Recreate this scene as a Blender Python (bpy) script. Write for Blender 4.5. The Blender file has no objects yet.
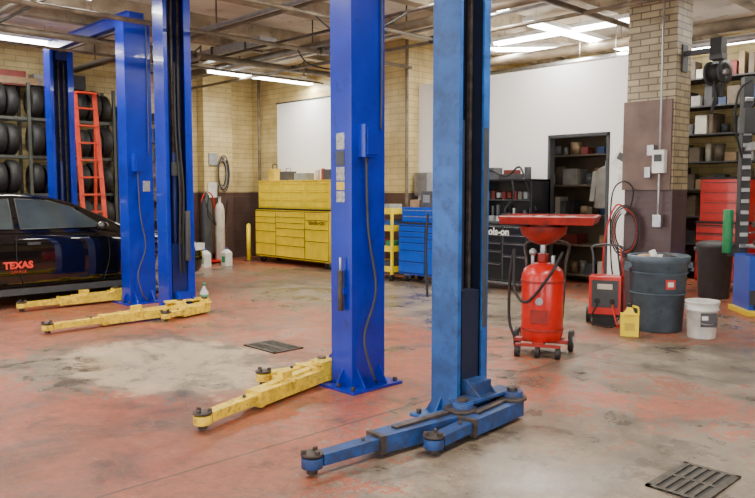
import bpy, bmesh, math, random
from mathutils import Vector, Matrix, Euler
random.seed(7)
RAD=math.radians
scene=bpy.context.scene
CO=scene.collection

# ---------------------------------------------------------------- materials
def _new(name):
    m=bpy.data.materials.new(name); m.use_nodes=True
    nt=m.node_tree; b=nt.nodes['Principled BSDF']
    return m,nt,b
def mat(name,col,rough=.5,metal=0.,var=.12,scale=8,bump=0.,coat=0.,dirt=0.,dirtcol=(.05,.04,.03)):
    m,nt,b=_new(name); N=nt.nodes; L=nt.links
    tc=N.new('ShaderNodeTexCoord'); no=N.new('ShaderNodeTexNoise')
    no.inputs['Scale'].default_value=scale; no.inputs['Detail'].default_value=6
    L.new(tc.outputs['Object'],no.inputs['Vector'])
    r=N.new('ShaderNodeValToRGB')
    lo=[max(0,c*(1-var*2)) for c in col]; hi=[min(1,c*(1+var)) for c in col]
    r.color_ramp.elements[0].position=.3; r.color_ramp.elements[1].position=.7
    r.color_ramp.elements[0].color=(*lo,1); r.color_ramp.elements[1].color=(*hi,1)
    L.new(no.outputs['Fac'],r.inputs['Fac'])
    out=r.outputs['Color']
    if dirt>0:
        n2=N.new('ShaderNodeTexNoise'); n2.inputs['Scale'].default_value=scale*2.3; n2.inputs['Detail'].default_value=9; n2.inputs['Roughness'].default_value=.7
        L.new(tc.outputs['Object'],n2.inputs['Vector'])
        r2=N.new('ShaderNodeValToRGB'); r2.color_ramp.elements[0].position=.62-dirt*.3; r2.color_ramp.elements[1].position=.72
        L.new(n2.outputs['Fac'],r2.inputs['Fac'])
        mx=N.new('ShaderNodeMixRGB'); mx.inputs[2].default_value=(*dirtcol,1)
        L.new(r2.outputs['Color'],mx.inputs[0]); L.new(out,mx.inputs[1]); out=mx.outputs[0]
    L.new(out,b.inputs['Base Color'])
    b.inputs['Roughness'].default_value=rough; b.inputs['Metallic'].default_value=metal
    if coat: b.inputs['Coat Weight'].default_value=coat
    if bump:
        bp=N.new('ShaderNodeBump'); bp.inputs['Strength'].default_value=bump; bp.inputs['Distance'].default_value=.01
        L.new(no.outputs['Fac'],bp.inputs['Height']); L.new(bp.outputs['Normal'],b.inputs['Normal'])
    return m
def emis(name,col,s):
    m,nt,b=_new(name)
    b.inputs['Base Color'].default_value=(*col,1)
    b.inputs['Emission Color'].default_value=(*col,1); b.inputs['Emission Strength'].default_value=s
    return m

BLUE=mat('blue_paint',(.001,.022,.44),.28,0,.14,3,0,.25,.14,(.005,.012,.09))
BLUED=mat('blue_paint_inner_shade',(.002,.010,.11),.45,0,.1,3)  # darkened copy of the blue, paints shade inside the post channels
DBLUE=mat('worn_blue_paint',(.014,.100,.38),.42,0,.25,4,.05,0,.46,(.010,.038,.12))
DBLUEA=mat('greasy_blue_arm_paint',(.012,.075,.30),.5,0,.2,7,.08,0,.85,(.03,.026,.028))
DBLUEI=mat('worn_blue_inner_shade',(.005,.011,.04),.6,0,.2,5,.05,0,.4,(.01,.012,.02))  # worn paint, darkened further to paint shade inside the open post
YEL=mat('yellow_paint',(.97,.72,.008),.4,0,.06,6,0,.2)
YELD=mat('yellow_arm_paint',(.90,.64,.03),.5,0,.1,9,.05,0,.5,(.24,.13,.035))
BLK=mat('black_rubber',(.012,.012,.013),.6,0,.2,20,.1)
BLKG=mat('black_gloss',(.010,.011,.014),.22,0,.1,4)
DGR=mat('dark_grey_plastic',(.05,.055,.06),.5)
STEEL=mat('steel',(.45,.46,.48),.35,.85,.1,12)
DSTEEL=mat('greasy_steel',(.10,.08,.07),.5,.6,.3,15,.1)
CHROME=mat('chrome',(.75,.76,.78),.18,1,.05)
RED=mat('red_paint',(.60,.010,.006),.3,0,.1,5,0,.3)
REDD=mat('dark_red_paint',(.34,.016,.010),.5,0,.2,9,0,0,.3)
ORED=mat('orange_red',(.72,.06,.02),.45)
WHT=mat('white_plastic',(.80,.81,.78),.45)
GREEN=mat('green_plastic',(.03,.32,.12),.45)
CBLUE=mat('cabinet_blue',(.004,.08,.60),.3,0,.05,4,0,.3)
TRASH=mat('grey_blue_plastic',(.085,.125,.165),.5,0,.15,7,.05,0,.15,(.04,.05,.07))
CREAM=mat('cream_paint',(.62,.53,.36),.6,0,.12,2,.03)
JOIST=mat('joist_paint',(.46,.39,.27),.7,0,.25,2.5,.05,0,.3,(.12,.09,.06))
WALLW=mat('white_panel',(.95,.95,.95),.55,0,.012,1.5)
PIPE=mat('painted_pipe',(.20,.16,.11),.5,.2,.25,5)
GLASS=mat('car_glass',(.05,.065,.07),.03,0,.25,2)
CARP=mat('car_black_paint',(.003,.0032,.004),.07,0,.05,2,0,1)
TUBE=emis('fluorescent_tube',(1,.99,.95),22)
LABEL=mat('label_silver',(.42,.43,.42),.4,.2,.3,60)
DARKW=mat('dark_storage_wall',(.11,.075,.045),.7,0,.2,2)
IRON=mat('cast_iron',(.09,.078,.065),.6,.3,.25,20)
ASS=[mat('item_%d'%i,c,.5) for i,c in enumerate([(.5,.04,.03),(.75,.73,.68),(.04,.12,.4),(.08,.08,.09),(.42,.27,.14),(.7,.5,.05),(.3,.32,.33),(.05,.25,.1),(.55,.5,.42)])]
DULL=[mat('stock_%d'%i,c,.6) for i,c in enumerate([(.03,.03,.035),(.10,.075,.05),(.06,.065,.07),(.22,.14,.07),(.20,.19,.17),(.16,.02,.015),(.45,.42,.36),(.02,.04,.10)])]

def brick_mat(name,col1,col2,mort,low,zline,bw=.40,rh=.105):
    m,nt,b=_new(name); N=nt.nodes; L=nt.links
    tc=N.new('ShaderNodeTexCoord'); se=N.new('ShaderNodeSeparateXYZ'); L.new(tc.outputs['Object'],se.inputs[0])
    ad=N.new('ShaderNodeMath'); ad.operation='ADD'; L.new(se.outputs[0],ad.inputs[0]); L.new(se.outputs[1],ad.inputs[1])
    cb=N.new('ShaderNodeCombineXYZ'); L.new(ad.outputs[0],cb.inputs[0]); L.new(se.outputs[2],cb.inputs[1])
    br=N.new('ShaderNodeTexBrick'); br.inputs['Scale'].default_value=1
    br.inputs['Brick Width'].default_value=bw; br.inputs['Row Height'].default_value=rh; br.inputs['Mortar Size'].default_value=.008
    br.inputs['Color1'].default_value=(*col1,1); br.inputs['Color2'].default_value=(*col2,1); br.inputs['Mortar'].default_value=(*mort,1)
    L.new(cb.outputs[0],br.inputs['Vector'])
    no=N.new('ShaderNodeTexNoise'); no.inputs['Scale'].default_value=2.2; no.inputs['Detail'].default_value=8; L.new(tc.outputs['Object'],no.inputs['Vector'])
    rr=N.new('ShaderNodeValToRGB'); rr.color_ramp.elements[0].position=.3; rr.color_ramp.elements[1].position=.7
    rr.color_ramp.elements[0].color=(.62,.58,.52,1); rr.color_ramp.elements[1].color=(1,1,1,1); L.new(no.outputs['Fac'],rr.inputs[0])
    mu=N.new('ShaderNodeMixRGB'); mu.blend_type='MULTIPLY'; mu.inputs[0].default_value=1; L.new(br.outputs['Color'],mu.inputs[1]); L.new(rr.outputs[0],mu.inputs[2])
    gt=N.new('ShaderNodeMath'); gt.operation='LESS_THAN'; gt.inputs[1].default_value=zline; L.new(se.outputs[2],gt.inputs[0])
    lc=N.new('ShaderNodeMixRGB'); lc.blend_type='MULTIPLY'; lc.inputs[0].default_value=1; lc.inputs[1].default_value=(*low,1); L.new(rr.outputs[0],lc.inputs[2])
    mx=N.new('ShaderNodeMixRGB'); L.new(gt.outputs[0],mx.inputs[0]); L.new(mu.outputs[0],mx.inputs[1]); L.new(lc.outputs[0],mx.inputs[2])
    L.new(mx.outputs[0],b.inputs['Base Color']); b.inputs['Roughness'].default_value=.4
    bp=N.new('ShaderNodeBump'); bp.inputs['Strength'].default_value=.5; bp.inputs['Distance'].default_value=.01; bp.invert=True
    L.new(br.outputs['Fac'],bp.inputs['Height']); L.new(bp.outputs[0],b.inputs['Normal'])
    return m
BRICK=brick_mat('cream_block_wall',(.76,.62,.29),(.70,.56,.25),(.50,.40,.2),(.11,.065,.055),1.45)
BRICKP=brick_mat('pillar_brick',(.50,.42,.25),(.34,.29,.18),(.16,.125,.085),(.09,.055,.06),1.5,.22,.075)

def floor_mat():
    m,nt,b=_new('painted_concrete_floor'); N=nt.nodes; L=nt.links
    tc=N.new('ShaderNodeTexCoord'); V=tc.outputs['Object']
    def noise(s,d=8,r=.6,dist=0):
        n=N.new('ShaderNodeTexNoise'); n.inputs['Scale'].default_value=s; n.inputs['Detail'].default_value=d; n.inputs['Roughness'].default_value=r
        n.inputs['Distortion'].default_value=dist; L.new(V,n.inputs['Vector']); return n.outputs['Fac']
    def ma(op,a,c,clamp=False):
        n=N.new('ShaderNodeMath'); n.operation=op; n.use_clamp=clamp
        for i,q in enumerate((a,c)):
            if isinstance(q,(int,float)): n.inputs[i].default_value=q
            else: L.new(q,n.inputs[i])
        return n.outputs[0]
    def ramp(f,p0,p1,c0=(0,0,0),c1=(1,1,1)):
        r=N.new('ShaderNodeValToRGB'); r.color_ramp.elements[0].position=p0; r.color_ramp.elements[1].position=p1
        r.color_ramp.elements[0].color=(*c0,1); r.color_ramp.elements[1].color=(*c1,1); L.new(f,r.inputs[0]); return r.outputs[0]
    def mix(f,a,c,mode='MIX'):
        n=N.new('ShaderNodeMixRGB'); n.blend_type=mode
        for i,q in enumerate((f,a,c)):
            if isinstance(q,(int,float)): n.inputs[i].default_value=q
            elif isinstance(q,tuple): n.inputs[i].default_value=(*q,1)
            else: L.new(q,n.inputs[i])
        return n.outputs[0]
    big=noise(.45,4,.5,.6); mid=noise(2.6,9,.7,.3); fine=noise(14,8,.75); gr=noise(60,4,.6); chip=noise(30,6,.8,.4)
    conc=ramp(mid,.34,.66,(.12,.095,.07),(.36,.29,.21))
    conc=mix(ma('MULTIPLY',ramp(fine,.45,.7),.8),conc,(.10,.078,.06))
    redc=ramp(fine,.36,.64,(.22,.045,.018),(.52,.12,.05))
    redc=mix(ma('MULTIPLY',ramp(big,.48,.62),.5),redc,(.19,.075,.045))
    def blob(cx,cy,sx,sy):
        mp=N.new('ShaderNodeMapping'); L.new(V,mp.inputs['Vector']); mp.vector_type='POINT'
        mp.inputs['Location'].default_value=(-cx/sx,-cy/sy,0); mp.inputs['Scale'].default_value=(1/sx,1/sy,1)
        ln=N.new('ShaderNodeVectorMath'); ln.operation='LENGTH'; L.new(mp.outputs[0],ln.inputs[0])
        return ma('SUBTRACT',1.0,ln.outputs['Value'])
    s=ma('ADD',ma('MULTIPLY',big,.42),ma('MULTIPLY',mid,.58))
    bl=ma('MAXIMUM',blob(-5.8,3.0,1.8,1.4),blob(-1.8,3.2,1.7,1.8))
    bl=ma('MAXIMUM',bl,blob(-7.5,7.6,6,2.2))
    bl=ma('MAXIMUM',bl,blob(-2.6,6.3,1.8,1.5))
    bl=ma('MULTIPLY',ma('MAXIMUM',bl,0.0),.24)
    s=ma('SUBTRACT',s,bl)
    s=ma('ADD',s,ma('MULTIPLY',ma('MAXIMUM',blob(-4.5,1.5,2.0,1.6),0.0),.10))
    s=ma('ADD',s,ma('MULTIPLY',ma('SUBTRACT',fine,.5),.55))
    s=ma('ADD',s,ma('MULTIPLY',ma('SUBTRACT',chip,.5),.35))
    mask=ramp(s,.435,.465)
    col=mix(ma('MULTIPLY',mask,.92),conc,redc)
    pale=ramp(ma('ADD',blob(-5.8,3.1,1.5,1.0),ma('MULTIPLY',ma('SUBTRACT',mid,.5),1.6)),.15,.35)
    col=mix(ma('MULTIPLY',pale,.65),col,(.58,.46,.30))
    stain=ramp(ma('ADD',noise(.9,7,.68,1.2),ma('MULTIPLY',ma('SUBTRACT',chip,.5),.3)),.50,.64)
    col=mix(ma('MULTIPLY',stain,.66),col,(.072,.055,.042))
    st2=ramp(noise(4.5,8,.8,.5),.555,.63)
    col=mix(ma('MULTIPLY',st2,.62),col,(.06,.043,.034))
    sc=ramp(noise(7,8,.85,2.0),.59,.65)
    col=mix(ma('MULTIPLY',sc,.32),col,(.48,.41,.32))
    se=N.new('ShaderNodeSeparateXYZ'); L.new(V,se.inputs[0])
    wob=ma('MULTIPLY',ma('SUBTRACT',mid,.5),.03)
    def line(coord,off,per):
        q=ma('ADD',ma('ADD',coord,off),wob)
        q=ma('ABSOLUTE',ma('SUBTRACT',ma('FRACT',ma('DIVIDE',q,per),0),.5),0)
        return ma('LESS_THAN',q,.009/per)
    ln=ma('MAXIMUM',line(se.outputs[0],3.46+2.3,4.6),line(se.outputs[1],-5.9+2.6,5.2))
    col=mix(ma('MULTIPLY',ln,.8),col,(.045,.032,.026))
    sp=ramp(gr,.61,.69); col=mix(ma('MULTIPLY',sp,.5),col,(.07,.045,.035))
    L.new(col,b.inputs['Base Color'])
    ro=ramp(ma('ADD',ma('MULTIPLY',mid,.6),ma('MULTIPLY',big,.4)),.38,.62,(.20,)*3,(.60,)*3); L.new(ro,b.inputs['Roughness'])
    bp=N.new('ShaderNodeBump'); bp.inputs['Strength'].default_value=.22; bp.inputs['Distance'].default_value=.01
    L.new(fine,bp.inputs['Height']); L.new(bp.outputs[0],b.inputs['Normal'])
    return m
FLOOR=floor_mat()
CEIL=mat('ceiling_plaster',(.80,.75,.64),.8,0,.18,1.3,.1,0,.22,(.30,.23,.15))

# ---------------------------------------------------------------- mesh builder
def Rm(r): return Euler(r).to_matrix().to_4x4()
class MB:
    def __init__(s): s.bm=bmesh.new(); s.mats=[]; s.sm=set()
    def mi(s,m):
        if m not in s.mats: s.mats.append(m)
        return s.mats.index(m)
    def _set(s,vs,m,smooth=False):
        i=s.mi(m); fs=set(f for v in vs for f in v.link_faces)
        for f in fs: f.material_index=i; f.smooth=smooth
    def box(s,c,d,m,rot=(0,0,0)):
        M=Matrix.Translation(c)@Rm(rot)@Matrix.Diagonal((*d,1))
        r=bmesh.ops.create_cube(s.bm,size=1,matrix=M); s._set(r['verts'],m)
    def bx(s,x0,x1,y0,y1,z0,z1,m): s.box(((x0+x1)/2,(y0+y1)/2,(z0+z1)/2),(abs(x1-x0),abs(y1-y0),abs(z1-z0)),m)
    def beam(s,p0,p1,w,h,m,w1=None,h1=None):
        p0=Vector(p0);p1=Vector(p1);d=(p1-p0);n=d.normalized()
        up=Vector((0,0,1)) if abs(n.z)<.95 else Vector((0,1,0))
        sd=n.cross(up).normalized(); up=sd.cross(n)
        w1=w1 or w;h1=h1 or h; vs=[]
        for p,ww,hh in((p0,w,h),(p1,w1,h1)):
            for a,c in((-1,-1),(1,-1),(1,1),(-1,1)): vs.append(s.bm.verts.new(p+sd*a*ww/2+up*c*hh/2))
        for q in((3,2,1,0),(4,5,6,7),(0,1,5,4),(1,2,6,5),(2,3,7,6),(3,0,4,7)): s.bm.faces.new([vs[i] for i in q])
        s._set(vs,m)
    def cyl(s,p0,p1,r,m,r2=None,seg=20,smooth=True):
        p0=Vector(p0);p1=Vector(p1);d=p1-p0
        M=Matrix.Translation((p0+p1)/2)@d.to_track_quat('Z','Y').to_matrix().to_4x4()
        q=bmesh.ops.create_cone(s.bm,cap_ends=True,segments=seg,radius1=r,radius2=r if r2 is None else r2,depth=d.length,matrix=M)
        s._set(q['verts'],m,smooth)
        for f in set(f for v in q['verts'] for f in v.link_faces):
            if len(f.verts)>4: f.smooth=False
    def sph(s,c,r,m,sc=(1,1,1)):
        q=bmesh.ops.create_uvsphere(s.bm,u_segments=16,v_segments=10,radius=r,matrix=Matrix.Translation(c)@Matrix.Diagonal((*sc,1)))
        s._set(q['verts'],m,True)
    def lathe(s,prof,m,M=Matrix(),seg=28,smooth=True):
        rings=[]
        for r,z in prof:
            rings.append([s.bm.verts.new(M@Vector((r*math.cos(2*math.pi*i/seg),r*math.sin(2*math.pi*i/seg),z))) for i in range(seg)])
        i0=s.mi(m)
        for k in range(len(rings)-1):
            for i in range(seg):
                j=(i+1)%seg
                f=s.bm.faces.new((rings[k][i],rings[k][j],rings[k+1][j],rings[k+1][i])); f.material_index=i0; f.smooth=smooth
        for rg,rev in((rings[0],True),(rings[-1],False)):
            f=s.bm.faces.new(list(reversed(rg)) if rev else rg); f.material_index=i0
    def ring(s,prof,m,M=Matrix(),seg=28):
        rings=[[s.bm.verts.new(M@Vector((r*math.cos(2*math.pi*i/seg),r*math.sin(2*math.pi*i/seg),z))) for i in range(seg)] for r,z in prof]
        i0=s.mi(m);n=len(rings)
        for k in range(n):
            for i in range(seg):
                j=(i+1)%seg
                f=s.bm.faces.new((rings[k][i],rings[k][j],rings[(k+1)%n][j],rings[(k+1)%n][i])); f.material_index=i0; f.smooth=True
    def tube(s,pts,r,m,seg=8,sub=6):
        P=[Vector(p) for p in pts]; C=[]
        if len(P)>2:
            Q=[P[0]]+P+[P[-1]]
            for i in range(1,len(Q)-2):
                for k in range(sub):
                    t=k/sub;a,b_,c,d=Q[i-1],Q[i],Q[i+1],Q[i+2]
                    C.append(.5*((2*b_)+(c-a)*t+(2*a-5*b_+4*c-d)*t*t+(-a+3*b_-3*c+d)*t**3))
            C.append(P[-1])
        else: C=P
        rings=[];ref=None
        for i,c in enumerate(C):
            d=(C[min(i+1,len(C)-1)]-C[max(i-1,0)]).normalized()
            if ref is None: ref=Vector((0,0,1)) if abs(d.z)<.9 else Vector((1,0,0))
            sd=d.cross(ref).normalized(); ref=sd.cross(d).normalized()
            rings.append([s.bm.verts.new(c+(sd*math.cos(2*math.pi*k/seg)+ref*math.sin(2*math.pi*k/seg))*r) for k in range(seg)])
        i0=s.mi(m)
        for a,b_ in zip(rings,rings[1:]):
            for k in range(seg):
                j=(k+1)%seg; f=s.bm.faces.new((a[k],a[j],b_[j],b_[k])); f.material_index=i0; f.smooth=True
        for rg in(rings[0],rings[-1]):
            f=s.bm.faces.new(rg); f.material_index=i0
    def prism(s,poly,h,m,M=Matrix()):
        lo=[s.bm.verts.new(M@Vector((x,y,0))) for x,y in poly]; hi=[s.bm.verts.new(M@Vector((x,y,h))) for x,y in poly]
        n=len(poly); s.bm.faces.new(list(reversed(lo))); s.bm.faces.new(hi)
        for i in range(n): s.bm.faces.new((lo[i],lo[(i+1)%n],hi[(i+1)%n],hi[i]))
        s._set(lo+hi,m)
    def done(s,name,loc=(0,0,0),rz=0,bevel=.004,parent=None):
        bmesh.ops.recalc_face_normals(s.bm,faces=s.bm.faces[:])
        me=bpy.data.meshes.new(name); s.bm.to_mesh(me); s.bm.free()
        for m in s.mats: me.materials.append(m)
        o=bpy.data.objects.new(name,me); CO.objects.link(o); o.location=loc; o.rotation_euler=(0,0,rz)
        if bevel:
            md=o.modifiers.new('bevel','BEVEL'); md.width=bevel; md.segments=2; md.limit_method='ANGLE'; md.angle_limit=RAD(50)
        if parent: o.parent=parent
        return o
def empty(name,loc=(0,0,0)):
    e=bpy.data.objects.new(name,None); e.empty_display_size=.2; e.location=loc; CO.objects.link(e); return e
def text(body,size,m,loc,rot,parent,name='lettering',bold=.0):
    c=bpy.data.curves.new(name,'FONT'); c.body=body; c.size=size; c.extrude=.002; c.offset=bold; c.align_x='CENTER'; c.align_y='CENTER'
    o=bpy.data.objects.new(name,c); CO.objects.link(o); c.materials.append(m); o.parent=parent; o.location=loc; o.rotation_euler=rot; return o

# room axes: x runs along the lift row (towards the right/near), y runs towards the back wall.
YAW=RAD(46); Rv=Vector((math.cos(YAW),math.sin(YAW))); Fv=Vector((-math.sin(YAW),math.cos(YAW)))
def S(r,d,z=0):
    "surveyed point: r metres right of / d metres ahead of the tripod, in room coordinates"
    p=Rv*r+Fv*d; return (p.x,p.y,z)

CH=4.12
# ---------------------------------------------------------------- room shell
b=MB(); b.bx(-14.2,5.2,-3.2,13.2,-.12,0,FLOOR); b.done('floor',bevel=0)
b=MB(); b.bx(-14.2,5.2,-3.2,13.2,CH,CH+.15,CEIL); b.done('ceiling',bevel=0)
b=MB(); b.bx(-14.2,-14,-3,9.6,0,CH,BRICK); b.done('wall_left',bevel=0)
b=MB(); b.bx(-14.2,-8.9,9.6,9.8,0,CH,BRICK); b.done('wall_back_left',bevel=0)
b=MB(); b.bx(-8.9-.2,-8.9,9.8,13,0,CH,BRICK); b.done('wall_back_return',bevel=0)
b=MB(); b.bx(-9.1,5,13,13.2,0,CH,BRICK); b.done('wall_back',bevel=0)
# unseen walls added to shape incoming daylight, with open overhead-door bays
b=MB(); b.bx(-14.2,-11.5,-3.2,-3,0,CH,BRICK); b.bx(-7.6,-6.9,-3.2,-3,0,CH,BRICK); b.bx(-2.6,-1.9,-3.2,-3,0,CH,BRICK); b.bx(3.4,5.2,-3.2,-3,0,CH,BRICK); b.bx(-14.2,5.2,-3.2,-3,3.5,CH,BRICK); b.done('wall_front_unseen',bevel=0)
b=MB(); b.bx(5,5.2,-3,-.8,0,CH,BRICK); b.bx(5,5.2,4.4,13.2,0,CH,BRICK); b.bx(5,5.2,-.8,4.4,3.5,CH,BRICK); b.done('wall_right_unseen',bevel=0)  # unseen side wall, added to make the daylight more directional
b=MB()
dx0,dx1,dz,PH=-6.24,-5.23,2.32,3.33
b.bx(-8.9,dx0,9.6,9.7,0,PH,WALLW); b.bx(dx1,-4.85,9.6,9.7,0,PH,WALLW); b.bx(dx0,dx1,9.6,9.7,dz,PH,WALLW)
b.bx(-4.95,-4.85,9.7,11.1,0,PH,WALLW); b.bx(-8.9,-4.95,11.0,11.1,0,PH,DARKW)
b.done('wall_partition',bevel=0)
b=MB(); b.bx(-8.9,-4.95,9.7,11.0,PH-.06,PH,DARKW); b.done('ceiling_partition_shade',bevel=0)  # unseen lid added over the storage room to darken its interior
b=MB()
for x in(dx0+.025,dx1-.025): b.bx(x-.02,x+.02,9.58,9.71,0,dz-.005,DGR)
b.bx(dx0+.005,dx1-.005,9.58,9.71,dz-.05,dz-.005,DGR); b.done('trim_door_frame',bevel=.003)
b=MB(); b.bx(-13.0,-9.65,9.55,9.6,1.0,3.33,WALLW); b.bx(-13.03,-9.62,9.54,9.6,3.33,3.36,DGR); b.done('wall_white_panel',bevel=0)
b=MB(); b.bx(-9.6,-8.9,9.32,9.6,0,CH,BRICK); b.done('wall_pilaster_back',bevel=.01)
b=MB(); b.bx(-14,-13.75,8.2,8.9,0,CH,BRICK); b.done('wall_pilaster_left',bevel=.01)
b=MB(); b.bx(-4.25,-3.67,8.17,8.56,0,CH,BRICKP); b.done('wall_pillar',bevel=.008)
b=MB(); b.bx(-4.27,-3.69,8.14,8.168,1.5,2.52,mat('brown_plate',(.16,.105,.09),.55,0,.15,4)); b.done('trim_pillar_plate',bevel=.004)
b=MB()
for x in(-13.1,-10.85,-10.0,-8.2,-6.7,-5.2,-3.7,-3.3,-.7,1.0,2.7): b.bx(x-.09,x+.09,-3,13,CH-.22,CH,JOIST)
b.done('trim_ceiling_joists',bevel=.01)
b=MB(); b.bx(-14,5,.6,.95,CH-.42,CH,CREAM); b.bx(-14,5,8.2,8.5,CH-.215,CH,CREAM); b.done('trim_ceiling_girder',bevel=.01)
b=MB()
for y,z,r,m in((3.1,3.70,.045,PIPE),(3.25,3.68,.02,DSTEEL),(5.4,3.68,.03,STEEL),(5.6,3.72,.05,PIPE),(6.6,3.66,.02,DSTEEL),(7.3,3.70,.06,PIPE),(7.5,3.66,.022,STEEL),(10.4,3.7,.08,PIPE),(11.2,3.66,.05,STEEL),(7.9,3.58,.025,PIPE)):
    b.cyl((-13.9,y,z),(4,y,z),r,m)
for x,z,r in((-8.75,3.58,.03),(-10.4,3.6,.05),(-7.0,3.6,.025),(-4.7,3.6,.035),(-11.1,3.55,.02)):
    b.cyl((x,0,z),(x,9.25,z),r,PIPE)
for x in range(-13,4,2): b.cyl((x,7.3,3.7),(x,7.3,CH),.01,DSTEEL); b.cyl((x,5.6,3.7),(x,5.6,CH),.01,DSTEEL); b.cyl((x,3.1,3.7),(x,3.1,CH),.01,DSTEEL)
for x,y in((-7.0,6.2),(-8.75,7.3),(-10.4,6.0),(-7.0,7.9),(-4.7,6.4),(-10.4,8.0)):
    b.box((x,y,3.6),(.14,.14,.1),DSTEEL); b.cyl((x+.3,y,3.45),(x+.3,y,3.7),.015,PIPE); b.cyl((x+.3,y,3.43),(x+.3,y,3.46),.04,STEEL); b.cyl((x,y,3.6),(x+.3,y,3.68),.015,PIPE)
b.tube([(-8.75,6.8,3.58),(-8.6,6.9,3.35),(-8.4,7.3,3.3),(-8.3,7.6,3.6)],.012,BLK)
b.tube([(-7.0,5.7,3.6),(-6.9,6.0,3.4),(-6.6,6.2,3.38),(-6.3,6.6,3.65)],.012,BLK)
b.done('ceiling_pipework',bevel=0)
b=MB(); b.bx(-13.8,-9.6,6.75,7.05,3.74,3.88,STEEL)
for x in(-13,-12,-11,-10): b.bx(x-.015,x+.015,6.73,7.07,3.72,3.90,DSTEEL)
b.done('ceiling_duct',bevel=0)
b=MB()
for x,y,z0 in((-13.6,9.5,0),(-13.9,7.9,0),(-9.75,9.5,1.7),(-8.85,9.25,.0)): b.cyl((x,y,z0),(x,y,CH),.03,PIPE)
b.box((-8.7,9.5,1.6),(.3,.12,.4),STEEL); b.done('wall_conduits',bevel=.003)

# fluorescent fixtures, with unseen strips added for fill
def strip(p,q,z,pw=38):
    p=Vector(p);q=Vector(q); c=(p+q)/2; Lh=(q-p).length/2; ang=math.atan2(q.y-p.y,q.x-p.x)-math.pi/2
    b=MB()
    b.bx(-.09,.09,-Lh,Lh,0,.06,WHT)
    for o in(-.05,.05): b.cyl((o,-Lh+.03,-.025),(o,Lh-.03,-.025),.024,TUBE,seg=10)
    for y in(-Lh+.2,Lh-.2): b.cyl((0,y,.06),(0,y,CH-z),.006,STEEL,seg=6)
    b.done('ceiling_light',(c.x,c.y,z),ang,bevel=0)
    l=bpy.data.lights.new('tube_light','AREA'); l.shape='RECTANGLE'; L=2*Lh; l.size=.16; l.size_y=L
    l.energy=pw*L; l.color=(1,.94,.82)
    o=bpy.data.objects.new('tube_light',l); CO.objects.link(o); o.location=(c.x,c.y,z-.06); o.rotation_euler=(0,0,ang)
strip((-5.95,8.6),(-5.95,11.4),3.80)
strip((-5.95,4.9),(-5.95,8.1),3.88)
strip((-11.8,7.15),(-11.8,9.55),3.66)
strip((-12.3,1.4),(-12.3,4.7),3.86)
strip((-7.3,9.65),(-4.85,9.65),3.84)
strip((-7.8,10.1),(-6.6,11.25),3.88)
strip((-2.6,8.9),(-2.6,12.4),3.8,14)
strip((-9.0,1.0),(-9.0,3.9),3.86)  # fill strip added overhead near the camera, out of view
strip((-1.5,1.2),(-1.5,5.4),3.86)  # out-of-view strip near the camera, added as fill
strip((-5.95,1.0),(-5.95,3.9),3.88)  # another added fill strip above the frame
strip((-7.6,12.0),(-3.5,12.0),3.80,14)
strip((-6.3,10.2),(-5.3,10.2),3.15,5)  # dim lamp added inside the storage room to brighten the doorway

# ---------------------------------------------------------------- lifts
def arm(b,p0,p1,z,m,m2,w=.13,h=.10,stop=False,padr=.058):
    p0=Vector((*p0,z)); p1=Vector((*p1,z)); d=p1-p0; n=d.normalized(); sd=Vector((-n.y,n.x,0))
    b.cyl(p0-Vector((0,0,z-.03)),p0+Vector((0,0,.10)),.07,m)
    b.cyl(p0+Vector((0,0,.10)),p0+Vector((0,0,.125)),.035,DSTEEL)
    b.beam(p0,p0+d*.62,w*1.35,h,m,w*1.0,h)
    b.beam(p0+d*.45,p1-n*.05,w*.72,h*.68,m,w*.66,h*.6)
    b.beam(p0+d*.60,p0+d*.63,w*1.08,h*1.08,m2)
    b.cyl(p0+n*.02+Vector((0,0,h/2)),p0+n*.02+Vector((0,0,h/2+.018)),.105,m2,seg=24)
    b.cyl(p1-Vector((0,0,z-.012)),p1+Vector((0,0,.035)),.03,DSTEEL)
    b.cyl(p1-Vector((0,0,.035)),p1+Vector((0,0,.022)),padr,m)
    b.cyl(p1+Vector((0,0,.03)),p1+Vector((0,0,.042)),padr+.004,DSTEEL)
    for a in range(3):
        an=a*2.09; b.box(p1+Vector((math.cos(an)*.045,math.sin(an)*.045,.05)),(.028,.018,.022),DSTEEL,(0,0,an))
    b.beam(p0+d*.12+Vector((0,0,h/2+.010)),p0+d*.5+Vector((0,0,h/2+.005)),.045,.018,m2)
    b.cyl(p0+d*.7+Vector((0,0,h*.3)),p0+d*.7+Vector((0,0,h*.5)),.012,DSTEEL,seg=8)
    if stop:
        q=p0+d*.36
        b.box(q+Vector((0,0,h/2+.035)),(.12,.05,.06),m,(0,0,math.atan2(n.y,n.x)))
        b.cyl(q+sd*.1+Vector((0,0,.05)),q-sd*.1+Vector((0,0,.05)),.02,m)
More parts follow.
